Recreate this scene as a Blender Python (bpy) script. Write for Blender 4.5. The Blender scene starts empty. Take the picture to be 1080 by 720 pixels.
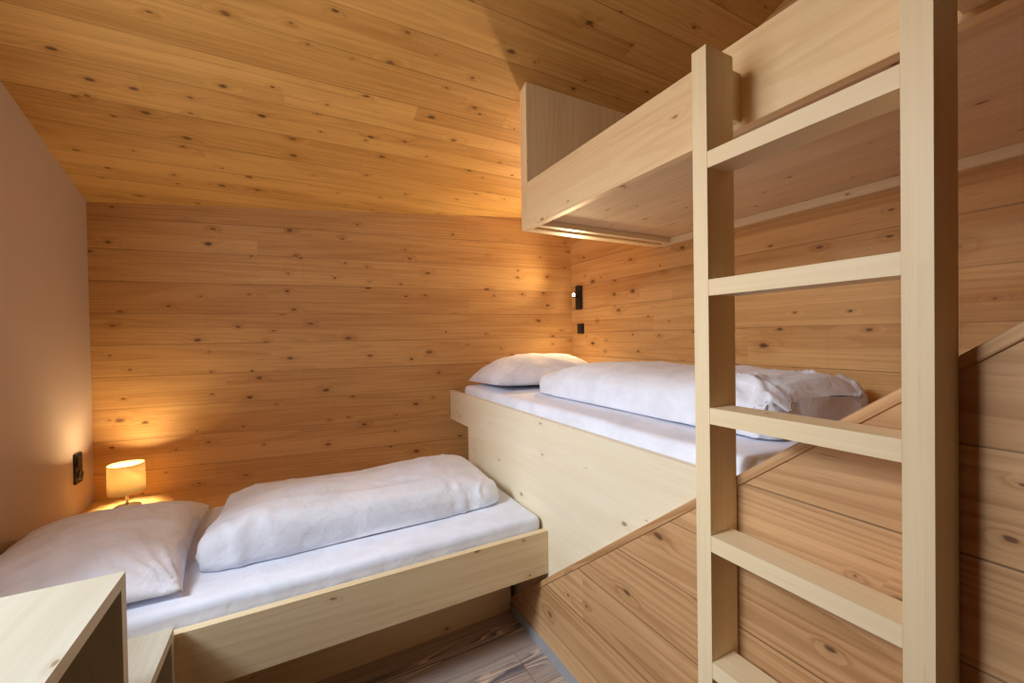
import bpy, bmesh, math, random
from mathutils import Vector, Matrix, noise
random.seed(7)
scene = bpy.context.scene
col = scene.collection

# ------------------------------------------------------------------ dimensions (metres)
XL_, XR_ = -1.029, 2.049            # left / right wall
YB_, SKEW = 3.2265, math.tan(math.radians(8.234))
YN_ = -3.2                         # wall behind the viewer
CA, CB = 3.3685, 0.3436             # ceiling z = CA - CB*y
def back_y(x): return YB_ - SKEW * (x - XL_)
def ceil_z(y): return CA - CB * y
XM = 1.0285                         # front face of the raised bed
XP = 0.997                          # face of the stair panel
SLOPE, YTIP, ZTIP = 0.8022, 1.9174, 0.075

# ------------------------------------------------------------------ materials
def lin(c):
    r = []
    for v in c:
        v /= 255.0
        r.append(v / 12.92 if v <= 0.04045 else ((v + 0.055) / 1.055) ** 2.4)
    return (r[0], r[1], r[2], 1.0)

class NT:
    def __init__(s, name):
        s.m = bpy.data.materials.new(name); s.m.use_nodes = True
        s.t = s.m.node_tree; s.t.nodes.clear()
        s.out = s.n('ShaderNodeOutputMaterial'); s.b = s.n('ShaderNodeBsdfPrincipled')
        s.t.links.new(s.b.outputs[0], s.out.inputs[0])
    def n(s, k): return s.t.nodes.new(k)
    def set(s, sock, v):
        if isinstance(v, bpy.types.NodeSocket): s.t.links.new(v, sock)
        else: sock.default_value = v
    def math(s, op, a, b=0.0, c=0.0, clamp=False):
        n = s.n('ShaderNodeMath'); n.operation = op; n.use_clamp = clamp
        s.set(n.inputs[0], a); s.set(n.inputs[1], b); s.set(n.inputs[2], c)
        return n.outputs[0]
    def step(s, x, lo, hi):
        n = s.n('ShaderNodeMapRange'); n.interpolation_type = 'SMOOTHSTEP'
        s.set(n.inputs[0], x); s.set(n.inputs[1], lo); s.set(n.inputs[2], hi)
        n.inputs[3].default_value = 0.0; n.inputs[4].default_value = 1.0
        return n.outputs[0]
    def vec(s, x, y, z=0.0):
        n = s.n('ShaderNodeCombineXYZ')
        s.set(n.inputs[0], x); s.set(n.inputs[1], y); s.set(n.inputs[2], z)
        return n.outputs[0]
    def noise(s, v, scale=1.0, detail=2.0, rough=0.5, dist=0.0):
        n = s.n('ShaderNodeTexNoise'); s.set(n.inputs['Vector'], v)
        n.inputs['Scale'].default_value = scale; n.inputs['Detail'].default_value = detail
        n.inputs['Roughness'].default_value = rough; n.inputs['Distortion'].default_value = dist
        return n.outputs[0]
    def white(s, v):
        n = s.n('ShaderNodeTexWhiteNoise'); n.noise_dimensions = '2D'; s.set(n.inputs['Vector'], v)
        return n.outputs['Value']
    def mix(s, f, a, b, blend='MIX'):
        n = s.n('ShaderNodeMix'); n.data_type = 'RGBA'; n.blend_type = blend
        s.set(n.inputs[0], f); s.set(n.inputs[6], a); s.set(n.inputs[7], b)
        return n.outputs[2]

def wood(name, light, dark, knot, board=0.0, strip=0.09, joint=0.0, seam=0.6, knots=0.35,
         tone=0.25, cath=0.35, fine=0.35, rough=0.55, knot_size=1.0, kscale=(3.6, 7.6), spec=0.35, bevel_seam=0.0032, streaks=0.15):
    """Planked softwood. UV is in metres: u runs with the grain, v across it."""
    t = NT(name)
    uv = t.n('ShaderNodeUVMap'); sep = t.n('ShaderNodeSeparateXYZ'); t.t.links.new(uv.outputs[0], sep.inputs[0])
    u, v = sep.outputs[0], sep.outputs[1]
    if board > 0:
        vb = t.math('DIVIDE', v, board); bi = t.math('FLOOR', vb); bf = t.math('FRACT', vb)
    else:
        bi = t.math('MULTIPLY', 0.0, 0.0); bf = None
    brand = t.white(t.vec(bi, 3.7))
    uu = t.math('MULTIPLY_ADD', brand, 41.0, u)
    si = t.math('FLOOR', t.math('DIVIDE', v, strip))
    srand = t.white(t.vec(si, 11.3))
    ui = t.math('FLOOR', t.math('DIVIDE', t.math('MULTIPLY_ADD', srand, 9.0, u), joint if joint else 2.7))
    prand = t.white(t.vec(t.math('MULTIPLY_ADD', ui, 7.13, si), 5.9))
    # knots
    P = t.vec(t.math('MULTIPLY', uu, kscale[0]), t.math('MULTIPLY', v, kscale[1]))
    vo = t.n('ShaderNodeTexVoronoi'); vo.voronoi_dimensions = '2D'; vo.feature = 'F1'
    vo.inputs['Scale'].default_value = 1.0; t.set(vo.inputs['Vector'], P)
    cs = t.n('ShaderNodeSeparateColor'); t.t.links.new(vo.outputs['Color'], cs.inputs[0])
    wob = t.math('MULTIPLY', t.math('SUBTRACT', t.noise(P, 7.0, 3.0), 0.5), 0.11)
    d = t.math('ADD', vo.outputs['Distance'], wob)
    present = t.math('LESS_THAN', cs.outputs[0], knots)
    r = t.math('MULTIPLY_ADD', t.math('POWER', cs.outputs[1], 2.5), 0.07 * knot_size, 0.036 * knot_size)
    core = t.math('MULTIPLY', t.math('SUBTRACT', 1.0, t.step(d, t.math('MULTIPLY', r, 0.35), t.math('MULTIPLY', r, 1.1))), present)
    halo = t.math('MULTIPLY', t.math('SUBTRACT', 1.0, t.step(d, r, t.math('MULTIPLY', r, 4.0))), present)
    # growth rings: contour lines of a stretched field, bent round the knots
    field = t.noise(t.vec(t.math('MULTIPLY', uu, 0.22), t.math('MULTIPLY', v, 6.0), t.math('MULTIPLY', prand, 17.0)), 1.0, 1.0, 0.4)
    field = t.math('MULTIPLY_ADD', halo, 0.05, field)
    ring = t.math('FRACT', t.math('MULTIPLY', field, 17.0))
    ring = t.math('MULTIPLY', t.step(ring, 0.25, 0.9), t.math('SUBTRACT', 1.0, t.step(ring, 0.9, 1.0)))
    fib = t.noise(t.vec(t.math('MULTIPLY', uu, 2.2), t.math('MULTIPLY', v, 130.0), prand), 1.0, 3.0, 0.6)
    fib = t.step(fib, 0.3, 0.75)
    blotch = t.noise(t.vec(t.math('MULTIPLY', uu, 1.3), t.math('MULTIPLY', v, 7.0), brand), 1.0, 3.0, 0.55)
    blotch = t.step(blotch, 0.35, 0.7)
    g = t.math('MULTIPLY', ring, cath)
    g = t.math('MULTIPLY_ADD', fib, fine, g)
    g = t.math('MULTIPLY_ADD', prand, tone, g)
    g = t.math('MULTIPLY_ADD', blotch, 0.22, g)
    g = t.math('MULTIPLY_ADD', halo, 0.16, g, clamp=True)
    c = t.mix(g, light, dark)
    kc = t.mix(t.math('MULTIPLY', cs.outputs[2], 0.75), knot, tuple(0.5 * a + 0.5 * b for a, b in zip(dark, knot)))
    streak = t.noise(t.vec(t.math('MULTIPLY', uu, 9.0), t.math('MULTIPLY', v, 170.0), 3.0), 1.0, 1.0)
    c = t.mix(t.math('MULTIPLY', t.step(streak, 0.66, 0.8), streaks), c, kc)
    c = t.mix(t.math('MULTIPLY', core, 0.88), c, kc)
    h = t.math('MULTIPLY', fib, -0.15)
    h = t.math('MULTIPLY_ADD', core, -0.2, h)
    if bf is not None:
        e = t.math('MULTIPLY', t.math('MINIMUM', bf, t.math('SUBTRACT', 1.0, bf)), board)
        s = t.math('SUBTRACT', 1.0, t.step(e, bevel_seam * 0.3, bevel_seam))
        # some seams are tight, some open
        sv = t.noise(t.vec(t.math('MULTIPLY', uu, 0.9), bi, 2.0), 1.0, 1.0)
        s = t.math('MULTIPLY', s, t.math('MULTIPLY_ADD', t.step(sv, 0.3, 0.65), 0.7, 0.3))
        c = t.mix(t.math('MULTIPLY', s, seam), c, lin((70, 42, 20)))
        h = t.math('MULTIPLY_ADD', s, -1.2, h)
        if joint:
            ju = t.math('FRACT', t.math('DIVIDE', t.math('MULTIPLY_ADD', brand, 13.0, u), joint))
            je = t.math('MULTIPLY', t.math('MINIMUM', ju, t.math('SUBTRACT', 1.0, ju)), joint)
            js = t.math('SUBTRACT', 1.0, t.step(je, 0.0004, 0.0014))
            c = t.mix(t.math('MULTIPLY', js, seam * 0.45), c, lin((70, 42, 20)))
    t.set(t.b.inputs['Base Color'], c)
    t.b.inputs['Roughness'].default_value = rough
    t.b.inputs['Specular IOR Level'].default_value = spec
    bp = t.n('ShaderNodeBump'); bp.inputs['Strength'].default_value = 0.35; bp.inputs['Distance'].default_value = 0.002
    t.set(bp.inputs['Height'], h); t.t.links.new(bp.outputs[0], t.b.inputs['Normal'])
    return t.m

M = {}
M['clad'] = wood('spruce_cladding', lin((226, 181, 120)), lin((180, 127, 70)), lin((78, 46, 20)), board=0.187, strip=0.0935, joint=2.9, knots=0.62, tone=0.40, cath=0.18, fine=0.26, seam=0.6, knot_size=1.3, kscale=(4.4, 8.4), streaks=0.4)
M['panel'] = wood('larch_stair_cladding', lin((216, 172, 124)), lin((166, 120, 76)), lin((80, 50, 28)), board=0.187, strip=0.187, knots=0.6, tone=0.36, cath=0.34, fine=0.22, knot_size=1.0, seam=0.75, kscale=(4.2, 8.0), streaks=0.4)
M['ceil'] = wood('spruce_ceiling', lin((226, 178, 106)), lin((176, 124, 58)), lin((66, 36, 14)), board=0.187, strip=0.0935, joint=2.9, knots=0.62, tone=0.44, cath=0.18, fine=0.26, seam=0.6, knot_size=1.3, kscale=(4.4, 8.4), streaks=0.4)
M['pale'] = wood('pale_spruce', lin((236, 225, 198)), lin((214, 192, 152)), lin((136, 104, 70)), strip=0.13, knots=0.5, tone=0.10, cath=0.08, fine=0.14, knot_size=0.6, rough=0.5)
M['rail'] = wood('spruce_rail', lin((236, 216, 176)), lin((208, 174, 124)), lin((124, 84, 48)), strip=0.30, knots=0.5, tone=0.08, cath=0.22, fine=0.2, knot_size=0.8, rough=0.5)
M['beam'] = wood('planed_spruce_beam', lin((236, 216, 178)), lin((212, 182, 134)), lin((140, 92, 54)), strip=0.4, knots=0.10, tone=0.06, cath=0.10, fine=0.2, knot_size=0.6, rough=0.45)
M['under'] = wood('bunk_board_spruce', lin((232, 208, 174)), lin((196, 166, 128)), lin((92, 58, 32)), strip=0.12, knots=0.7, tone=0.16, cath=0.18, fine=0.2, knot_size=0.85, kscale=(4.4, 8.4), spec=0.15, rough=0.7)
M['shelf'] = wood('shelf_spruce', lin((228, 190, 128)), lin((188, 140, 80)), lin((96, 58, 28)), strip=0.14, knots=0.3, tone=0.12, cath=0.2, fine=0.2, knot_size=0.8)
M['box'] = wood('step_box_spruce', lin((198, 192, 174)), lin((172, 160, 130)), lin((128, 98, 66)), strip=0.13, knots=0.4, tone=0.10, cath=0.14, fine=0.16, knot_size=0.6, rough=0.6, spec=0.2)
M['boxin'] = wood('step_box_shaded_spruce', lin((170, 136, 92)), lin((128, 96, 60)), lin((80, 54, 32)), strip=0.09, knots=0.2, tone=0.3, cath=0.3, fine=0.3)  # darker copy for the box insides, their shade painted into the wood
M['dim'] = wood('unseen_dark_boards', lin((96, 70, 46)), lin((62, 44, 28)), lin((30, 20, 12)), board=0.187, strip=0.187, knots=0.3)  # for the unseen near wall, made dark to cut bounced light
M['head'] = wood('warm_lit_spruce', lin((244, 220, 178)), lin((220, 182, 130)), lin((120, 78, 42)), strip=0.30, knots=0.5, tone=0.08, cath=0.22, fine=0.2, knot_size=0.8, rough=0.5)  # lighter copy of the rail spruce, warm bounce light put into the colour
M['trim'] = wood('larch_trim', lin((214, 170, 122)), lin((164, 118, 74)), lin((74, 44, 24)), strip=0.2, knots=0.2, cath=0.4)

def floor_mat():
    """Dark weathered plank vinyl with pale cathedral figure."""
    t = NT('weathered_floor_planks')
    uv = t.n('ShaderNodeUVMap'); sep = t.n('ShaderNodeSeparateXYZ'); t.t.links.new(uv.outputs[0], sep.inputs[0])
    u, v = sep.outputs[0], sep.outputs[1]
    B = 0.21
    vb = t.math('DIVIDE', v, B); bi = t.math('FLOOR', vb); bf = t.math('FRACT', vb)
    br = t.white(t.vec(bi, 4.4))
    uj = t.math('DIVIDE', t.math('MULTIPLY_ADD', br, 5.0, u), 1.3)
    ji = t.math('FLOOR', uj); jf = t.math('FRACT', uj)
    pr = t.white(t.vec(t.math('MULTIPLY_ADD', ji, 3.1, bi), 8.1))
    uu = t.math('MULTIPLY_ADD', pr, 29.0, u)
    fib = t.noise(t.vec(t.math('MULTIPLY', uu, 2.5), t.math('MULTIPLY', v, 150.0), pr), 1.0, 4.0, 0.65)
    fld = t.noise(t.vec(t.math('MULTIPLY', uu, 1.5), t.math('MULTIPLY', v, 13.0), t.math('MULTIPLY', pr, 9.0)), 1.0, 1.5, 0.45)
    ring = t.math('FRACT', t.math('MULTIPLY', fld, 9.0))
    # pale early wood shows mostly in the heart (mid-width) of each plank
    mid = t.math('SUBTRACT', 1.0, t.step(t.math('ABSOLUTE', t.math('SUBTRACT', bf, t.math('MULTIPLY_ADD', pr, 0.4, 0.3))), 0.05, 0.3))
    pale = t.math('MULTIPLY', t.math('MULTIPLY', t.step(ring, 0.62, 0.74), t.math('SUBTRACT', 1.0, t.step(ring, 0.84, 0.98))), mid)
    darkv = t.math('MULTIPLY', t.math('SUBTRACT', 1.0, t.step(ring, 0.05, 0.5)), mid)
    c = t.mix(t.step(fib, 0.25, 0.75), lin((150, 130, 118)), lin((216, 190, 168)))
    c = t.mix(t.math('MULTIPLY', pr, 0.45), c, lin((150, 144, 144)))
    c = t.mix(t.math('MULTIPLY', darkv, 0.75), c, lin((70, 74, 86)))
    c = t.mix(t.math('MULTIPLY', pale, 0.85), c, lin((240, 206, 172)))
    e = t.math('MULTIPLY', t.math('MINIMUM', bf, t.math('SUBTRACT', 1.0, bf)), B)
    je = t.math('MULTIPLY', t.math('MINIMUM', jf, t.math('SUBTRACT', 1.0, jf)), 1.3)
    s = t.math('SUBTRACT', 1.0, t.step(t.math('MINIMUM', e, je), 0.0006, 0.002))
    c = t.mix(t.math('MULTIPLY', s, 0.7), c, lin((30, 30, 32)))
    t.set(t.b.inputs['Base Color'], c); t.b.inputs['Roughness'].default_value = 0.42
    bp = t.n('ShaderNodeBump'); bp.inputs['Strength'].default_value = 0.3; bp.inputs['Distance'].default_value = 0.002
    t.set(bp.inputs['Height'], t.math('MULTIPLY_ADD', s, -1.0, fib)); t.t.links.new(bp.outputs[0], t.b.inputs['Normal'])
    return t.m
M['floor'] = floor_mat()

def cloth(name, c, bump=0.25, weave=900.0):
    t = NT(name)
    tc = t.n('ShaderNodeTexCoord'); o = tc.outputs['Object']
    n1 = t.noise(o, weave, 1.0); n2 = t.noise(o, 9.0, 3.0, 0.55, 0.6); n3 = t.noise(o, 30.0, 2.0, 0.5, 0.8)
    cc = t.mix(t.step(n2, 0.3, 0.75), lin(c), lin(tuple(v * 0.95 for v in c)))
    t.set(t.b.inputs['Base Color'], cc)
    t.b.inputs['Roughness'].default_value = 0.85
    t.b.inputs['Specular IOR Level'].default_value = 0.2
    t.b.inputs['Sheen Weight'].default_value = 0.15
    wv = t.n('ShaderNodeTexNoise'); wv.noise_type = 'RIDGED_MULTIFRACTAL'; t.set(wv.inputs['Vector'], o)
    wv.inputs['Scale'].default_value = 5.5; wv.inputs['Detail'].default_value = 2.0; wv.inputs['Distortion'].default_value = 0.7
    h = t.math('MULTIPLY_ADD', n2, 1.0, t.math('MULTIPLY', n3, 0.35)); h = t.math('MULTIPLY_ADD', wv.outputs[0], 0.4, h); h = t.math('MULTIPLY_ADD', n1, 0.02, h)
    bp = t.n('ShaderNodeBump'); bp.inputs['Strength'].default_value = bump; bp.inputs['Distance'].default_value = 0.012
    t.set(bp.inputs['Height'], h); t.t.links.new(bp.outputs[0], t.b.inputs['Normal'])
    return t.m
M['sheet'] = cloth('white_fitted_sheet', (234, 238, 250), 0.35)
M['duvet'] = cloth('white_duvet_cotton', (238, 242, 252), 0.55)
M['pillow'] = cloth('white_pillow_cotton', (238, 240, 250), 0.55)

def plain(name, c, rough=0.5, metal=0.0, spec=0.5, emit=None, strength=0.0):
    t = NT(name); tc = t.n('ShaderNodeTexCoord')
    n = t.noise(tc.outputs['Object'], 40.0, 2.0)
    cc = t.mix(n, lin(c), lin(tuple(v * 0.93 for v in c)))
    t.set(t.b.inputs['Base Color'], cc)
    t.b.inputs['Roughness'].default_value = rough; t.b.inputs['Metallic'].default_value = metal
    t.b.inputs['Specular IOR Level'].default_value = spec
    if emit:
        t.b.inputs['Emission Color'].default_value = lin(emit); t.b.inputs['Emission Strength'].default_value = strength
    return t.m
M['black'] = plain('matt_black_plastic', (22, 22, 24), 0.42)
M['black2'] = plain('black_socket_insert', (34, 34, 36), 0.3)
M['chrome'] = plain('brushed_nickel', (190, 180, 165), 0.28, 1.0)
M['skirt'] = plain('grey_skirting', (165, 165, 168), 0.5)
M['bulb'] = plain('lit_led', (255, 240, 200), 0.4, emit=(255, 226, 165), strength=60.0)
M['lampbulb'] = plain('lit_lamp_bulb', (255, 240, 210), 0.4, emit=(255, 214, 140), strength=25.0)
M['frame'] = plain('white_window_frame', (232, 232, 230), 0.4)

def plaster():
    t = NT('warm_white_plaster'); tc = t.n('ShaderNodeTexCoord')
    n = t.noise(tc.outputs['Object'], 180.0, 3.0); n2 = t.noise(tc.outputs['Object'], 2.0, 2.0)
    t.set(t.b.inputs['Base Color'], t.mix(n2, lin((192, 172, 160)), lin((184, 163, 151))))
    t.b.inputs['Roughness'].default_value = 0.9; t.b.inputs['Specular IOR Level'].default_value = 0.15
    bp = t.n('ShaderNodeBump'); bp.inputs['Strength'].default_value = 0.06; bp.inputs['Distance'].default_value = 0.002
    t.set(bp.inputs['Height'], n); t.t.links.new(bp.outputs[0], t.b.inputs['Normal'])
    return t.m
M['plaster'] = plaster()

def shade_mat():
    t = NT('cream_lamp_shade'); t.t.nodes.remove(t.b)
    tc = t.n('ShaderNodeTexCoord')
    sep = t.n('ShaderNodeSeparateXYZ'); t.t.links.new(tc.outputs['Object'], sep.inputs[0])
    th = t.n('ShaderNodeTexNoise'); t.set(th.inputs['Vector'], t.vec(t.math('MULTIPLY', sep.outputs[0], 500.0), t.math('MULTIPLY', sep.outputs[1], 500.0), t.math('MULTIPLY', sep.outputs[2], 160.0)))
    th.inputs['Scale'].default_value = 1.0
    c = t.mix(th.outputs[0], lin((240, 224, 188)), lin((222, 202, 160)))
    d = t.n('ShaderNodeBsdfDiffuse'); tr = t.n('ShaderNodeBsdfTranslucent'); mx = t.n('ShaderNodeMixShader')
    t.set(d.inputs[0], c); t.set(tr.inputs[0], c); mx.inputs[0].default_value = 0.42
    t.t.links.new(d.outputs[0], mx.inputs[1]); t.t.links.new(tr.outputs[0], mx.inputs[2]); t.t.links.new(mx.outputs[0], t.out.inputs[0])
    return t.m
M['shade'] = shade_mat()

def glass():
    t = NT('window_glass'); t.t.nodes.remove(t.b)
    tr = t.n('ShaderNodeBsdfTransparent'); gl = t.n('ShaderNodeBsdfGlossy'); mx = t.n('ShaderNodeMixShader')
    gl.inputs['Roughness'].default_value = 0.02; mx.inputs[0].default_value = 0.06
    t.t.links.new(tr.outputs[0], mx.inputs[1]); t.t.links.new(gl.outputs[0], mx.inputs[2]); t.t.links.new(mx.outputs[0], t.out.inputs[0])
    return t.m
M['glass'] = glass()

# ------------------------------------------------------------------ mesh helpers
def link(name, bm, mat, parent=None, smooth=False, bevel=0.0):
    if bevel:
        ed = [e for e in bm.edges if len(e.link_faces) == 2 and e.calc_face_angle(0) > 0.5]
        bmesh.ops.bevel(bm, geom=ed, offset=bevel, segments=2, affect='EDGES', profile=0.6)
    me = bpy.data.meshes.new(name); bm.normal_update(); bm.to_mesh(me); bm.free()
    if mat: me.materials.append(mat)
    if smooth:
        for p in me.polygons: p.use_smooth = True
    o = bpy.data.objects.new(name, me); col.objects.link(o)
    if parent: o.parent = parent; o.matrix_parent_inverse = Matrix.Translation(-parent.location)
    return o

def uv_wood(o, grain, across=None, off=None, voff=0.0):
    """Write UVs in metres: u along `grain`; v along `across` or the best in-plane axis."""
    me = o.data; g = Vector(grain).normalized()
    uvl = me.uv_layers.new(name='UVMap') if not me.uv_layers else me.uv_layers[0]
    u0 = random.uniform(0, 50) if off is None else off; v0 = random.uniform(0, 30) if off is None else voff
    for p in me.polygons:
        n = p.normal
        gg = g
        if abs(n.dot(g)) > 0.8:                     # end grain
            a = Vector((0, 0, 1)) if abs(n.z) < 0.8 else Vector((1, 0, 0))
            b = n.cross(a)
            for li in p.loop_indices:
                co = me.vertices[me.loops[li].vertex_index].co
                uvl.data[li].uv = (u0 + co.dot(a) * 0.4, v0 + co.dot(b))
            continue
        w = Vector(across).normalized() if across else n.cross(g)
        if not across:
            ax = max(range(3), key=lambda i: abs(w[i]))
            if w[ax] < 0: w = -w
        for li in p.loop_indices:
            co = me.vertices[me.loops[li].vertex_index].co
            uvl.data[li].uv = (u0 + co.dot(gg), v0 + co.dot(w))

def add_box(bm, x0, x1, y0, y1, z0, z1):
    vs = [bm.verts.new((x, y, z)) for x in (x0, x1) for y in (y0, y1) for z in (z0, z1)]
    for f in ((0, 1, 3, 2), (4, 6, 7, 5), (0, 4, 5, 1), (2, 3, 7, 6), (0, 2, 6, 4), (1, 5, 7, 3)):
        bm.faces.new([vs[i] for i in f])

def add_prism(bm, poly, d):
    """poly: list of 3-D points, extruded by the vector d."""
    d = Vector(d); a = [bm.verts.new(p) for p in poly]; b = [bm.verts.new(Vector(p) + d) for p in poly]
    bm.faces.new(a[::-1]); bm.faces.new(b)
    for i in range(len(a)):
        j = (i + 1) % len(a); bm.faces.new((a[i], a[j], b[j], b[i]))
    bmesh.ops.recalc_face_normals(bm, faces=bm.faces[:])

def wbox(name, mat, grain, dims, parent=None, bevel=0.003, off=None, voff=0.0, across=None):
    bm = bmesh.new(); add_box(bm, *dims); o = link(name, bm, M[mat], parent, bevel=bevel)
    uv_wood(o, grain, across, off, voff); return o
def wprism(name, mat, grain, poly, d, parent=None, bevel=0.003, off=None, voff=0.0, across=None):
    bm = bmesh.new(); add_prism(bm, poly, d); o = link(name, bm, M[mat], parent, bevel=bevel)
    uv_wood(o, grain, across, off, voff); return o
X, Y, Z = (1, 0, 0), (0, 1, 0), (0, 0, 1)

def add_lathe(bm, prof, c, seg=48, axis='z', close=False):
    rings = []
    for r, h in prof:
        ring = []
        for i in range(seg):
            a = 2 * math.pi * i / seg
            p = (r * math.cos(a), r * math.sin(a), h)
            if axis == 'x': p = (h, p[0], p[1])
            ring.append(bm.verts.new(Vector(c) + Vector(p)))
        rings.append(ring)
    for a, b in zip(rings, rings[1:]):
        for i in range(seg):
            j = (i + 1) % seg; bm.faces.new((a[i], a[j], b[j], b[i]))
    if close:
        bm.faces.new(rings[0][::-1]); bm.faces.new(rings[-1])
    bmesh.ops.recalc_face_normals(bm, faces=bm.faces[:])

def thing(name, label, cat, loc=(0, 0, 0), group=None):
    o = bpy.data.objects.new(name, None); o.empty_display_size = 0.1; col.objects.link(o)
    o.location = loc; return tag(o, label, cat, group)
def tag(o, label, cat, group=None):
    o['label'] = label; o['category'] = cat
    if group: o['group'] = group
    return o
def struct(o, label=None):
    o['kind'] = 'structure'
    if label: o['label'] = label
    return o

# ------------------------------------------------------------------ room shell
T = 0.12
struct(wbox('floor', 'floor', X, (XL_ - T, XR_ + T, YN_ - T, YB_ + 0.3, -0.1, 0.0), bevel=0, off=0.35, voff=0.02), 'dark grey-brown weathered plank floor')

# back wall, skewed, honey spruce boards
xa, xb = XL_ - T, XR_ + T
bd = Vector((1, -SKEW, 0)).normalized(); bn = Vector((SKEW, 1, 0)).normalized()
poly = [(xa, back_y(xa), -0.1), (xb, back_y(xb), -0.1), (xb, back_y(xb), ceil_z(back_y(xb)) + 0.02), (xa, back_y(xa), ceil_z(back_y(xa)) + 0.02)]
struct(wprism('wall_back', 'clad', bd, poly, bn * 0.1, bevel=0, off=0.0, voff=-0.689 + 0.187 * 6, across=Z), 'honey spruce plank wall behind the beds')

# right wall
poly = [(XR_, YN_ - T, -0.1), (XR_, back_y(XR_) + 0.05, -0.1), (XR_, back_y(XR_) + 0.05, ceil_z(back_y(XR_) + 0.05)), (XR_, YN_ - T, ceil_z(YN_ - T))]
struct(wprism('wall_right', 'clad', Y, poly, (0.1, 0, 0), bevel=0, off=7.7, voff=-1.475 + 0.187 * 10, across=Z), 'honey spruce plank wall along the raised bed')

# left wall with a window opening that lights the room
WY0, WY1, WZ0, WZ1 = 0.60, 1.55, 1.20, 2.55
bm = bmesh.new()
def wallpiece(y0, y1, z0, z1a, z1b):
    add_prism(bm, [(XL_, y0, z0), (XL_, y1, z0), (XL_, y1, z1b), (XL_, y0, z1a)], (-T, 0, 0))
ye = back_y(XL_) + 0.06
wallpiece(WY1, ye, -0.1, ceil_z(WY1), ceil_z(ye))
wallpiece(YN_ - T, WY0, -0.1, ceil_z(YN_ - T), ceil_z(WY0))
wallpiece(WY0, WY1, -0.1, WZ0, WZ0)
wallpiece(WY0, WY1, WZ1, ceil_z(WY0), ceil_z(WY1))
struct(link('wall_left', bm, M['plaster']), 'plain warm white plaster wall')
bm = bmesh.new(); add_box(bm, XL_ - T, XR_ + T, YN_ - T, YN_, -0.1, ceil_z(YN_))
o = struct(link('wall_near', bm, M['dim'])); uv_wood(o, X)

# window
wroot = struct(thing('window_1', 'white framed window in the plaster wall', 'window', (XL_ - 0.06, (WY0 + WY1) / 2, WZ0)))
del wroot['category']
bm = bmesh.new(); w = 0.055
for d in ((WY0, WY1, WZ0, WZ0 + w), (WY0, WY1, WZ1 - w, WZ1), (WY0, WY0 + w, WZ0 + w, WZ1 - w), (WY1 - w, WY1, WZ0 + w, WZ1 - w)):
    add_box(bm, XL_ - 0.10, XL_ - 0.04, *d)
link('window_frame', bm, M['frame'], wroot, bevel=0.004)
bm = bmesh.new(); add_box(bm, XL_ - 0.074, XL_ - 0.068, WY0 + w, WY1 - w, WZ0 + w, WZ1 - w)
link('window_pane', bm, M['glass'], wroot)

# sloping ceiling
sl = Vector((0, 1, -CB)).normalized(); nn = Vector((0, CB, 1)).normalized()
y0, y1 = YN_ - T, YB_ + 0.25
poly = [(xa, y0, ceil_z(y0)), (xb, y0, ceil_z(y0)), (xb, y1, ceil_z(y1)), (xa, y1, ceil_z(y1))]
struct(wprism('ceiling', 'ceil', X, poly, nn * 0.1, bevel=0, off=3.0, voff=20.0, across=sl), 'sloping spruce plank ceiling')

# stair wall: cladding below a diagonal edge
def diag(y): return ZTIP + (YTIP - y) * SLOPE
yn = YN_
zcap = 2.0
ycap = YTIP - (zcap - ZTIP) / SLOPE
poly = [(XP, YTIP, 0.0), (XP, YTIP, ZTIP), (XP, ycap, zcap), (XP, yn, zcap), (XP, yn, 0.0)]
struct(wprism('wall_stair', 'panel', Y, poly, (0.03, 0, 0), bevel=0, off=1.3, voff=-1.07 + 0.187 * 8, across=Z), 'plank clad stair side with a diagonal upper edge')
# sloped casing over the stair behind the panel
ys = 0.50
poly = [(XP + 0.03, ys, diag(ys) - 0.03), (XP + 0.03, ycap, zcap - 0.03), (XP + 0.03, yn, zcap - 0.03), (XP + 0.03, yn, 0), (XP + 0.03, ys, 0)]
struct(wprism('trim_3', 'clad', Y, poly, (XR_ - XP - 0.03, 0, 0), bevel=0))
# diagonal edge trim
dd = Vector((0, ycap - YTIP, zcap - ZTIP)).normalized(); dn = Vector((0, -dd.z, dd.y)) * -1.0
if dn.z < 0: dn = -dn
a = Vector((XP - 0.004, YTIP, ZTIP)); b = Vector((XP - 0.004, ycap, zcap))
poly = [a, b, b - dn * 0.022, a - dn * 0.022]
poly[3] = Vector((XP - 0.004, YTIP, ZTIP - 0.029)); 
struct(wprism('trim_1', 'trim', dd, poly, (0.036, 0, 0), bevel=0.002), 'narrow diagonal edge strip on the stair side')
bm = bmesh.new(); add_box(bm, XP - 0.012, XP, yn, YTIP, 0.0, 0.045)
struct(link('baseboard_stair', bm, M['skirt'], bevel=0.002), 'thin grey skirting under the stair cladding')

# ------------------------------------------------------------------ wedge shelf along the back wall
YS = 2.583; ZS = 0.539
bm = bmesh.new()
g = 0.002
add_prism(bm, [(XL_ + g, YS, ZS), (XM + 0.03 - g, YS, ZS), (XM + 0.03 - g, back_y(XM + 0.03) - g, ZS), (XL_ + g, back_y(XL_) - g, ZS)], (0, 0, -0.03))
sh = thing('wall_shelf', 'low wide spruce ledge along the plank wall behind the low bed', 'shelf', (0, 2.8, 0.0))
o = link('shelf_top', bm, M['shelf'], sh, bevel=0.002); uv_wood(o, X)
bm = bmesh.new(); add_box(bm, XL_ + g, XM - g, YS, YS + 0.02, 0.0, ZS - 0.03); o = link('front_board', bm, M['shelf'], sh); uv_wood(o, X)

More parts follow.
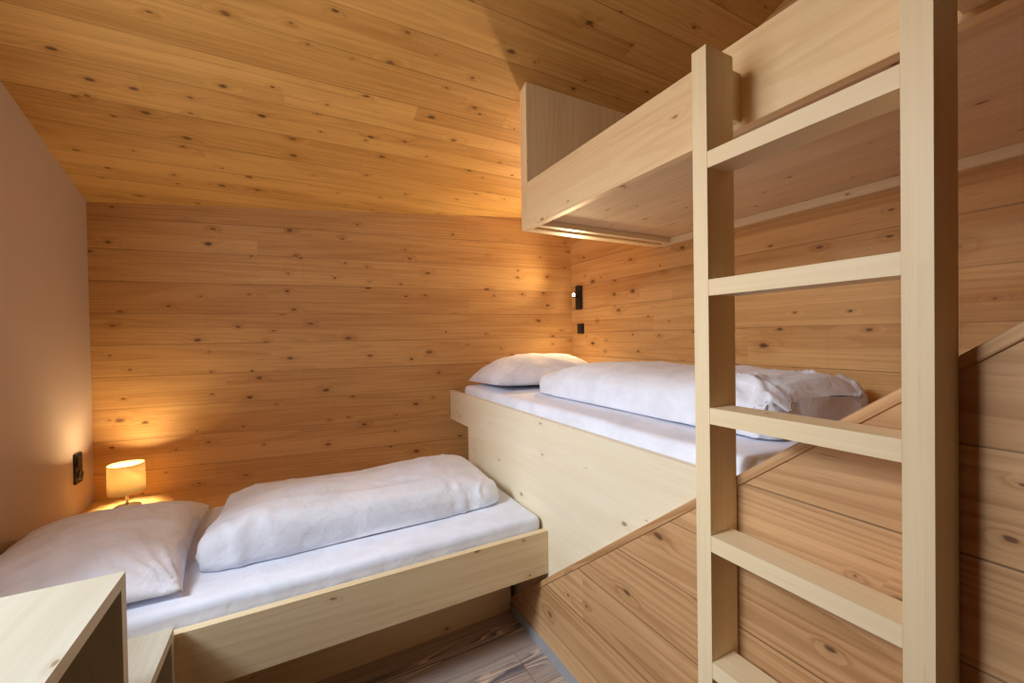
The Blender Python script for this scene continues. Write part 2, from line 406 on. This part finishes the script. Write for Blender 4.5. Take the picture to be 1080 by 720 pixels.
# ------------------------------------------------------------------ bedding shapes
def sgnpow(c, e): return math.copysign(abs(c) ** e, c)
def add_superbox(bm, c, a, e1, e2, nu=120, nv=40, fn=None):
    """superellipsoid block; fn(p, n) may move each vertex."""
    rows = []
    for j in range(nv + 1):
        ph = -math.pi / 2 + math.pi * j / nv
        row = []
        for i in range(nu):
            th = 2 * math.pi * i / nu
            cp = sgnpow(math.cos(ph), e1)
            p = Vector((a[0] * cp * sgnpow(math.cos(th), e2), a[1] * cp * sgnpow(math.sin(th), e2), a[2] * sgnpow(math.sin(ph), e1)))
            q = Vector((p.x / a[0], p.y / a[1], p.z / a[2]))
            if fn: p = fn(p, q)
            row.append(bm.verts.new(Vector(c) + p))
        rows.append(row)
    for r0, r1 in zip(rows, rows[1:]):
        for i in range(nu):
            k = (i + 1) % nu; bm.faces.new((r0[i], r0[k], r1[k], r1[i]))
    bmesh.ops.remove_doubles(bm, verts=bm.verts[:], dist=1e-5)
    bmesh.ops.recalc_face_normals(bm, faces=bm.faces[:])

def ridge(p, s, seed=0.0):
    return 1.0 - abs(noise.noise(Vector(p) * s + Vector((seed, seed * 1.7, -seed)))) * 2.0

def grid_cushion(bm, L, W, H, base=0.15, pinch=0.06, pw=2.6, ex=0.55, n=64, seed=0.0, wr=0.008):
    """pillow: two domed sheets meeting at a seam, ears at the corners. Local: x length, y width."""
    def pos(i, j, side):
        u = -1 + 2 * i / n; v = -1 + 2 * j / n
        x = u * L / 2 * (1 - pinch * (1 - v * v) * 0.0 - pinch * (1 - abs(v) ** 2) * abs(u) ** 3)
        y = v * W / 2 * (1 - pinch * 1.3 * (1 - abs(u) ** 2) * abs(v) ** 3)
        d = (max(0.0, 1 - abs(u) ** pw) ** ex) * (max(0.0, 1 - abs(v) ** pw) ** ex)
        h = H * d
        P = Vector((x, y, seed))
        big = noise.noise(P * 5.0) * 0.012 * d
        edge = min(1.0, 4 * d)
        # wrinkles fan out from the corners
        cu = math.copysign(1, u); cv = math.copysign(1, v)
        ang = math.atan2((cv - v) * W, (cu - u) * L); rr = math.hypot((cv - v) * W, (cu - u) * L)
        fan = math.sin(ang * 22 + noise.noise(P * 4) * 3) * math.exp(-rr * 4.0) * min(1, rr * 12) * edge
        cr = (ridge(P, 9.0, seed) - 0.5) * edge
        if side > 0: z = h * (1 - base) + big + wr * fan * 1.2 + wr * cr * 0.6
        else: z = -h * base
        return Vector((x, y, z))
    top = [[bm.verts.new(pos(i, j, 1)) for j in range(n + 1)] for i in range(n + 1)]
    bot = [[top[i][j] if i in (0, n) or j in (0, n) else bm.verts.new(pos(i, j, -1)) for j in range(n + 1)] for i in range(n + 1)]
    for i in range(n):
        for j in range(n):
            bm.faces.new((top[i][j], top[i + 1][j], top[i + 1][j + 1], top[i][j + 1]))
            bm.faces.new((bot[i][j], bot[i][j + 1], bot[i + 1][j + 1], bot[i + 1][j]))
    bmesh.ops.recalc_face_normals(bm, faces=bm.faces[:])

def mattress(parent, x0, x1, y0, y1, z0, z1, mat='sheet', e=0.13, name='mattress', seed=0.0):
    bm = bmesh.new()
    c = ((x0 + x1) / 2, (y0 + y1) / 2, (z0 + z1) / 2); a = ((x1 - x0) / 2, (y1 - y0) / 2, (z1 - z0) / 2)
    add_box(bm, x0, x1, y0, y1, z0, z1)
    bmesh.ops.bevel(bm, geom=bm.edges[:], offset=0.028, segments=5, affect='EDGES', profile=0.5)
    bmesh.ops.subdivide_edges(bm, edges=[ed for ed in bm.edges if ed.calc_length() > 0.3], cuts=48, use_grid_fill=True)
    for v in bm.verts:
        t = max(0, (v.co.z - z0) / (z1 - z0))
        v.co.z += t * (noise.noise(v.co * 3.0 + Vector((seed, 0, 0))) * 0.006)
        if t < 0.97:
            k = noise.noise(Vector((v.co.x * 14, v.co.y * 14, v.co.z * 6))) * 0.003
            n = Vector((v.co.x - c[0], v.co.y - c[1], 0))
            n.x = math.copysign(1, n.x) if abs(n.x) > a[0] - 0.03 else 0; n.y = math.copysign(1, n.y) if abs(n.y) > a[1] - 0.03 else 0
            v.co -= n * abs(k)
    o = link(name, bm, M[mat], parent, smooth=True)
    return o

# ------------------------------------------------------------------ low bed
YBR = 1.606
lb = thing('single_bed', 'low pale spruce single bed under the plaster wall lamp corner', 'bed', (0, 2.05, 0.0))
lb['label'] = 'low single bed with recessed plinth, at right angles to the raised bed'
wbox('side_rail', 'rail', X, (XL_ + g, XM - g, YBR, YBR + 0.03, 0.349, 0.547), lb, bevel=0.002)
wbox('plinth', 'rail', X, (XL_ + g, XP - g, 1.9255, 1.95, 0.0, 0.335), lb, bevel=0.002)
wbox('base_board', 'under', X, (XL_ + g, XM - g, YBR + 0.031, YS - g, 0.335, 0.360), lb, bevel=0.0)
mattress(lb, XL_ + 0.008, XM - 0.012, YBR + 0.036, YS - 0.004, 0.361, 0.605, seed=2.0)

# pillow on the low bed
bm = bmesh.new(); grid_cushion(bm, 0.84, 0.63, 0.155, seed=3.0, wr=0.010)
pl = link('pillow', bm, M['pillow'], smooth=True)
pl.rotation_euler = (0, math.radians(0), math.radians(93)); pl.location = (-0.672, 2.10, 0.631)
tag(pl, 'white pillow lying on the low bed in front of the table lamp', 'pillow')

# duvet on the low bed, folded lengthwise
def duvet_fn(seed, a, amp=1.0, tail=None):
    def fn(p, q):
        P = p + Vector((seed, seed * 0.3, 0))
        top = max(0.0, q.z)
        d = noise.noise(Vector((P.x * 2.2, P.y * 3.0, P.z * 3))) * 0.022 * amp * (0.3 + top)
        d += noise.noise(Vector((P.x * 7, P.y * 5, P.z * 6))) * 0.009 * amp
        # long folds running along, short puckers across the side
        d += (ridge(Vector((P.x * 0.8, P.y * 5, P.z * 7)), 1.6, seed) - 0.55) * 0.010 * amp
        d += max(0, ridge(Vector((P.x * 1.0, P.y * 0.4, P.z * 0.5)), 9.0, seed) - 0.62) * 0.030 * amp * (1 - top * 0.5)
        n = Vector((q.x ** 5, q.y ** 3, q.z)); n = n.normalized() if n.length > 0 else Vector((0, 0, 1))
        p = p + n * d
        if tail: p = tail(p, q)
        p.z = max(p.z, -0.22 * a[2])
        return p
    return fn
a = (0.632, 0.285, 0.128)
def low_tail(p, q):
    if q.x < -0.5:                      # left end: the upper layer is drawn back behind the front fold
        k = (-q.x - 0.5) / 0.5
        p.x += k * 0.045 * max(0, min(1, (p.y + 0.08) / 0.1))
    if q.x > 0.0:                       # the right end is flatter
        p.z *= 1 - 0.25 * q.x * q.x
    p.y += 0.05 * q.x * (1 if q.y > 0 else 0.3)
    return p
bm = bmesh.new(); add_superbox(bm, (0, 0, 0), a, 0.45, 0.2, 220, 56, duvet_fn(1.3, a, 1.0, low_tail))
dv = link('duvet', bm, M['duvet'], smooth=True); dv.location = (0.298, 2.122, 0.612 + 0.22 * 0.128)
tag(dv, 'white duvet folded lengthwise on the low bed', 'duvet')

# ------------------------------------------------------------------ raised bed
rb = thing('raised_bed', 'raised single bed with tall pale spruce side, under the bunk', 'bed', (1.5, 1.7, 0.0))
yw = back_y(XM) - 0.003
poly = [(XM, yw, 0.845), (XM, yw, 1.0596), (XM, 0.52, 1.0596), (XM, 0.52, 0.0), (XM, YS - 0.002, 0.0), (XM, YS - 0.002, 0.845)]
wprism('side_panel', 'pale', Y, poly, (0.028, 0, 0), rb, bevel=0.002)
wbox('base_board', 'under', Y, (XM + 0.03, XR_ - g, 0.52, 2.74, 0.86, 0.885), rb, bevel=0)
mattress(rb, XM + 0.034, XR_ - 0.03, 0.53, 2.735, 0.886, 1.112, seed=5.0)

bm = bmesh.new(); grid_cushion(bm, 0.82, 0.62, 0.21, seed=8.0, wr=0.008)
pm = link('pillow', bm, M['pillow'], smooth=True)
pm.rotation_euler = (math.radians(-3), 0, math.radians(-6)); pm.location = (1.50, 2.468, 1.149)
tag(pm, 'white pillow at the head of the raised bed below the black reading lamp', 'pillow')

a = (0.345, 0.705, 0.150)
def mid_tail(p, q):
    if q.y < -0.45:
        k = (-q.y - 0.45) / 0.55
        P = Vector((p.x * 7, p.y * 9, p.z * 9))
        crumple = (ridge(P, 1.0, 4.0) - 0.5) * 0.050 + (ridge(P, 2.4, 9.0) - 0.5) * 0.032
        p.z += crumple * k * (1 if q.z > -0.3 else 0)
        p.y += crumple * k * 0.5
    if q.y > 0.3:
        k = (q.y - 0.3) / 0.7
        p.z *= 1 - 0.42 * k * k
    return p
bm = bmesh.new()
fm = duvet_fn(6.1, a, 0.8, mid_tail)
add_superbox(bm, (0, 0, 0), a, 0.55, 0.22, 220, 56, fm)
dm = link('duvet', bm, M['duvet'], smooth=True); dm.location = (1.61, 1.428, 1.119 + 0.22 * 0.150)
tag(dm, 'white duvet folded lengthwise on the raised bed, crumpled at its foot end', 'duvet')

# ------------------------------------------------------------------ upper bunk
XU, ZU0, ZU1, YH = 1.067, 1.9995, 2.232, 1.8132
ub = thing('bunk_bed', 'upper bunk bed of pale spruce hung under the ceiling', 'bed', (1.55, 0.8, 2.0))
wbox('side_rail', 'head', Y, (XU, XU + 0.032, -0.3, YH - 0.001, ZU0, ZU1), ub, bevel=0.002)
poly = [(XU, YH, ZU0), (XU, YH + 0.062, ZU0), (XU, YH + 0.062, ceil_z(YH + 0.062) - 0.003), (XU, YH, ceil_z(YH) - 0.003)]
wprism('headboard', 'head', Z, poly, (XR_ - XU - 0.003, 0, 0), ub, bevel=0.002)
wbox('base_board', 'under', Y, (XU + 0.033, XR_ - g, -0.3, YH - 0.002, 2.030, 2.048), ub, bevel=0)
wbox('wall_batten', 'beam', Y, (XR_ - 0.034, XR_ - g, -0.3, YH - 0.004, 1.992, 2.029), ub, bevel=0.002)
wbox('cross_batten', 'beam', X, (XU + 0.034, XR_ - 0.04, YH - 0.075, YH - 0.045, 2.000, 2.029), ub, bevel=0.002)
wbox('footboard', 'pale', X, (XU, XR_ - 0.003, -0.332, -0.302, ZU0, 2.5), ub, bevel=0.002)
def upper_matt():
    return mattress(ub, XU + 0.036, XR_ - 0.02, -0.29, YH - 0.03, 2.049, 2.257, seed=9.0)
upper_matt()

# ------------------------------------------------------------------ ladder
LX0, LX1 = 0.8913, 0.9935
ld = thing('bunk_ladder', 'pale spruce ladder with two posts leading up to the bunk', 'ladder', ((LX0 + LX1) / 2, 0.48, 0.0))
wbox('post', 'beam', Z, (LX0, LX1, 0.6573, 0.6972, 0.0, 2.147), ld, bevel=0.003)
wbox('post', 'beam', Z, (LX0, LX1, 0.2590, 0.2990, 0.0, 2.147), ld, bevel=0.003)
for zt in (1.8892, 1.5807, 1.2687, 0.9559, 0.644, 0.332):
    wbox('rung', 'beam', Y, (LX0 + 0.0005, LX0 + 0.080, 0.2995, 0.6568, zt - 0.039, zt), ld, bevel=0.003)
wbox('mounting_block', 'beam', Z, (LX1 - 0.001, XU - 0.001, 0.684, 0.755, 2.012, 2.140), ld, bevel=0.002)
wbox('mounting_block', 'beam', Z, (LX1 - 0.001, XU - 0.001, 0.200, 0.272, 2.012, 2.140), ld, bevel=0.002)

# ------------------------------------------------------------------ open step boxes at lower left
def step_box(name, label, x1, y0, y1, zt, t=0.03):
    r = thing(name, label, 'step box', ((XL_ + x1) / 2, (y0 + y1) / 2, 0.0), 'open step boxes beside the low bed')
    x0 = XL_ + 0.004
    wbox('top_board', 'box', Y, (x0, x1, y0, y1, zt - t, zt), r, bevel=0.0015)
    wbox('side_board', 'box', Z, (x0, x1, y1 - t, y1, 0.0, zt - t - 0.0005), r, bevel=0.0015)
    wbox('side_board', 'box', Z, (x0, x1, y0, y0 + t, 0.0, zt - t - 0.0005), r, bevel=0.0015)
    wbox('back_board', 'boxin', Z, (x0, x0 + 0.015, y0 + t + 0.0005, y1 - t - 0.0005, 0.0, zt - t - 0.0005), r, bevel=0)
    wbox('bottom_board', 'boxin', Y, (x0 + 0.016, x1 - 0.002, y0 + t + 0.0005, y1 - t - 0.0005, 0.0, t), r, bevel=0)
    return r
step_box('step_box', 'tall open pale spruce step box in the near left corner', -0.367, 0.72, 1.312, 0.900)
step_box('step_box', 'low open spruce step box between the tall box and the low bed', -0.340, 1.316, 1.600, 0.576)

# ------------------------------------------------------------------ table lamp
LC = (-0.825, 3.0, ZS)
tl = thing('table_lamp', 'small lit table lamp with cream drum shade on the ledge', 'lamp', LC)
bm = bmesh.new(); add_lathe(bm, [(0.0, 0.0), (0.058, 0.0), (0.060, 0.003), (0.060, 0.010), (0.055, 0.014), (0.012, 0.017), (0.0, 0.018)], LC)
link('base', bm, M['chrome'], tl, smooth=True)
bm = bmesh.new(); add_lathe(bm, [(0.0065, 0.016), (0.0065, 0.125), (0.012, 0.127), (0.012, 0.165), (0.0, 0.166)], LC, 24)
link('pole', bm, M['chrome'], tl, smooth=True)
bm = bmesh.new(); add_lathe(bm, [(0.080, 0.089), (0.0785, 0.246), (0.0765, 0.246), (0.078, 0.089), (0.080, 0.089)], LC, 64)
link('lamp_shade', bm, M['shade'], tl, smooth=True)
bm = bmesh.new(); bmesh.ops.create_uvsphere(bm, u_segments=20, v_segments=12, radius=0.022, matrix=Matrix.Translation(Vector(LC) + Vector((0, 0, 0.188))))
link('bulb', bm, M['lampbulb'], tl, smooth=True)

# ------------------------------------------------------------------ reading lamp on the right wall
rl = thing('reading_lamp', 'black wall reading lamp with a lit spot near the wall corner', 'lamp', (XR_, 2.66, 1.755))
def rounded_slab(bm, x0, x1, yc, zc, w, h, r, seg=8):
    pts = []
    for cx_, cz_, a0 in ((w / 2 - r, h / 2 - r, 0), (-w / 2 + r, h / 2 - r, 90), (-w / 2 + r, -h / 2 + r, 180), (w / 2 - r, -h / 2 + r, 270)):
        for k in range(seg + 1):
            a_ = math.radians(a0 + 90 * k / seg); pts.append((x0, yc + cx_ + r * math.cos(a_), zc + cz_ + r * math.sin(a_)))
    add_prism(bm, pts, (x1 - x0, 0, 0))
bm = bmesh.new(); rounded_slab(bm, XR_ - 0.028, XR_ - 0.001, 2.665, 1.755, 0.062, 0.195, 0.018)
link('housing', bm, M['black'], rl, bevel=0.003)
bm = bmesh.new(); add_lathe(bm, [(0.0, 0.0), (0.020, 0.0), (0.022, -0.003), (0.022, -0.036), (0.017, -0.036), (0.015, -0.020), (0.0, -0.020)], (XR_ - 0.028, 2.668, 1.775), 28, 'x')
link('spot_head', bm, M['black'], rl, smooth=True)
bm = bmesh.new(); bmesh.ops.create_uvsphere(bm, u_segments=16, v_segments=10, radius=0.012, matrix=Matrix.Translation((XR_ - 0.062, 2.668, 1.775)))
link('bulb', bm, M['bulb'], rl, smooth=True)

sw = thing('light_switch', 'square black light switch under the reading lamp', 'switch', (XR_, 2.66, 1.505))
bm = bmesh.new(); rounded_slab(bm, XR_ - 0.010, XR_ - 0.001, 2.66, 1.505, 0.080, 0.080, 0.004); link('frame', bm, M['black'], sw, bevel=0.0015)
bm = bmesh.new(); rounded_slab(bm, XR_ - 0.014, XR_ - 0.0105, 2.66, 1.505, 0.056, 0.056, 0.003); link('rocker', bm, M['black2'], sw, bevel=0.001)

so = thing('wall_socket', 'tall black double wall outlet on the plaster wall beside the table lamp', 'socket', (XL_, 3.02, 0.787))
bm = bmesh.new(); rounded_slab(bm, XL_ + 0.001, XL_ + 0.010, 3.02, 0.787, 0.082, 0.158, 0.004); link('frame', bm, M['black'], so, bevel=0.0015)
bm = bmesh.new(); rounded_slab(bm, XL_ + 0.0105, XL_ + 0.014, 3.02, 0.824, 0.056, 0.056, 0.003); link('rocker', bm, M['black2'], so, bevel=0.001)
bm = bmesh.new(); add_lathe(bm, [(0.0, 0.002), (0.019, 0.002), (0.020, 0.008), (0.026, 0.008), (0.027, 0.0)], (XL_ + 0.0105, 3.02, 0.750), 32, 'x'); link('socket_insert', bm, M['black2'], so, smooth=True)

# ------------------------------------------------------------------ lights
def light(name, kind, loc, energy, color, **kw):
    d = bpy.data.lights.new(name, kind); d.energy = energy; d.color = color
    for k, v in kw.items(): setattr(d, k, v)
    o = bpy.data.objects.new(name, d); o.location = loc; col.objects.link(o); return o
L1 = light('window_daylight', 'AREA', (-2.4, 0.95, 3.0), 132.0, (0.74, 0.87, 1.0), shape='SQUARE', size=0.7)
L1.rotation_euler = (Vector((0.6, 1.3, 0.6)) - L1.location).to_track_quat('-Z', 'Y').to_euler()
L2 = light('window_skylight', 'AREA', (XL_ - 0.015, (WY0 + WY1) / 2, (WZ0 + WZ1) / 2), 15.0, (0.97, 0.96, 0.98), shape='RECTANGLE', size=1.2, size_y=0.9)
L2.rotation_euler = (0, math.radians(-90), 0)
light('table_lamp_glow', 'POINT', Vector(LC) + Vector((0, 0, 0.184)), 20.0, (1.0, 0.77, 0.42), shadow_soft_size=0.035)
RP = Vector((XR_ - 0.085, 2.655, 1.775))
for nm, en, aim, cone in (('reading_lamp_upper', 50.0, (-0.86, -0.42, 0.40), 138), ('reading_lamp_lower', 50.0, (-0.24, -0.14, -0.55), 78)):
    sp = light(nm, 'SPOT', RP, en, (1.0, 0.75, 0.41), shadow_soft_size=0.05, spot_size=math.radians(cone), spot_blend=1.0)
    sp.rotation_euler = Vector(aim).to_track_quat('-Z', 'Y').to_euler()
sp = light('warm_bunk_fill', 'SPOT', (-0.85, 0.80, 2.55), 24.0, (1.0, 0.80, 0.54), shadow_soft_size=0.12, spot_size=math.radians(105), spot_blend=0.9)  # added fill spot out of view, brightens the bunk rail and headboard
sp.rotation_euler = (Vector((1.2, 1.2, 2.05)) - sp.location).to_track_quat('-Z', 'Y').to_euler()
w_ = bpy.data.worlds.new('daylight_sky'); scene.world = w_; w_.use_nodes = True
bg = w_.node_tree.nodes['Background']; bg.inputs[0].default_value = (0.75, 0.85, 1.0, 1); bg.inputs[1].default_value = 1.0

# ------------------------------------------------------------------ camera
cam = bpy.data.cameras.new('camera'); co = bpy.data.objects.new('camera', cam); col.objects.link(co)
cam.sensor_width = 36.0; cam.lens = 36.0 * 433.89 / 1080.0; cam.clip_start = 0.02
ya, pi_, ro = math.radians(28.0327), math.radians(-0.6763), math.radians(0.9138)
F = Vector((math.sin(ya) * math.cos(pi_), math.cos(ya) * math.cos(pi_), math.sin(pi_)))
R = Vector((math.cos(ya), -math.sin(ya), 0)); U = R.cross(F)
R2 = R * math.cos(ro) - U * math.sin(ro); U2 = R * math.sin(ro) + U * math.cos(ro)
mat = Matrix((R2, U2, -F)).transposed().to_4x4(); mat.translation = Vector((0, 0, 1.45))
co.matrix_world = mat; scene.camera = co

scene.view_settings.view_transform = 'Standard'
scene.view_settings.look = 'None'
scene.view_settings.exposure = 0.0
scene.cycles.use_denoising = True
scene.cycles.max_bounces = 10
scene.cycles.diffuse_bounces = 6
scene.cycles.sample_clamp_indirect = 6.0
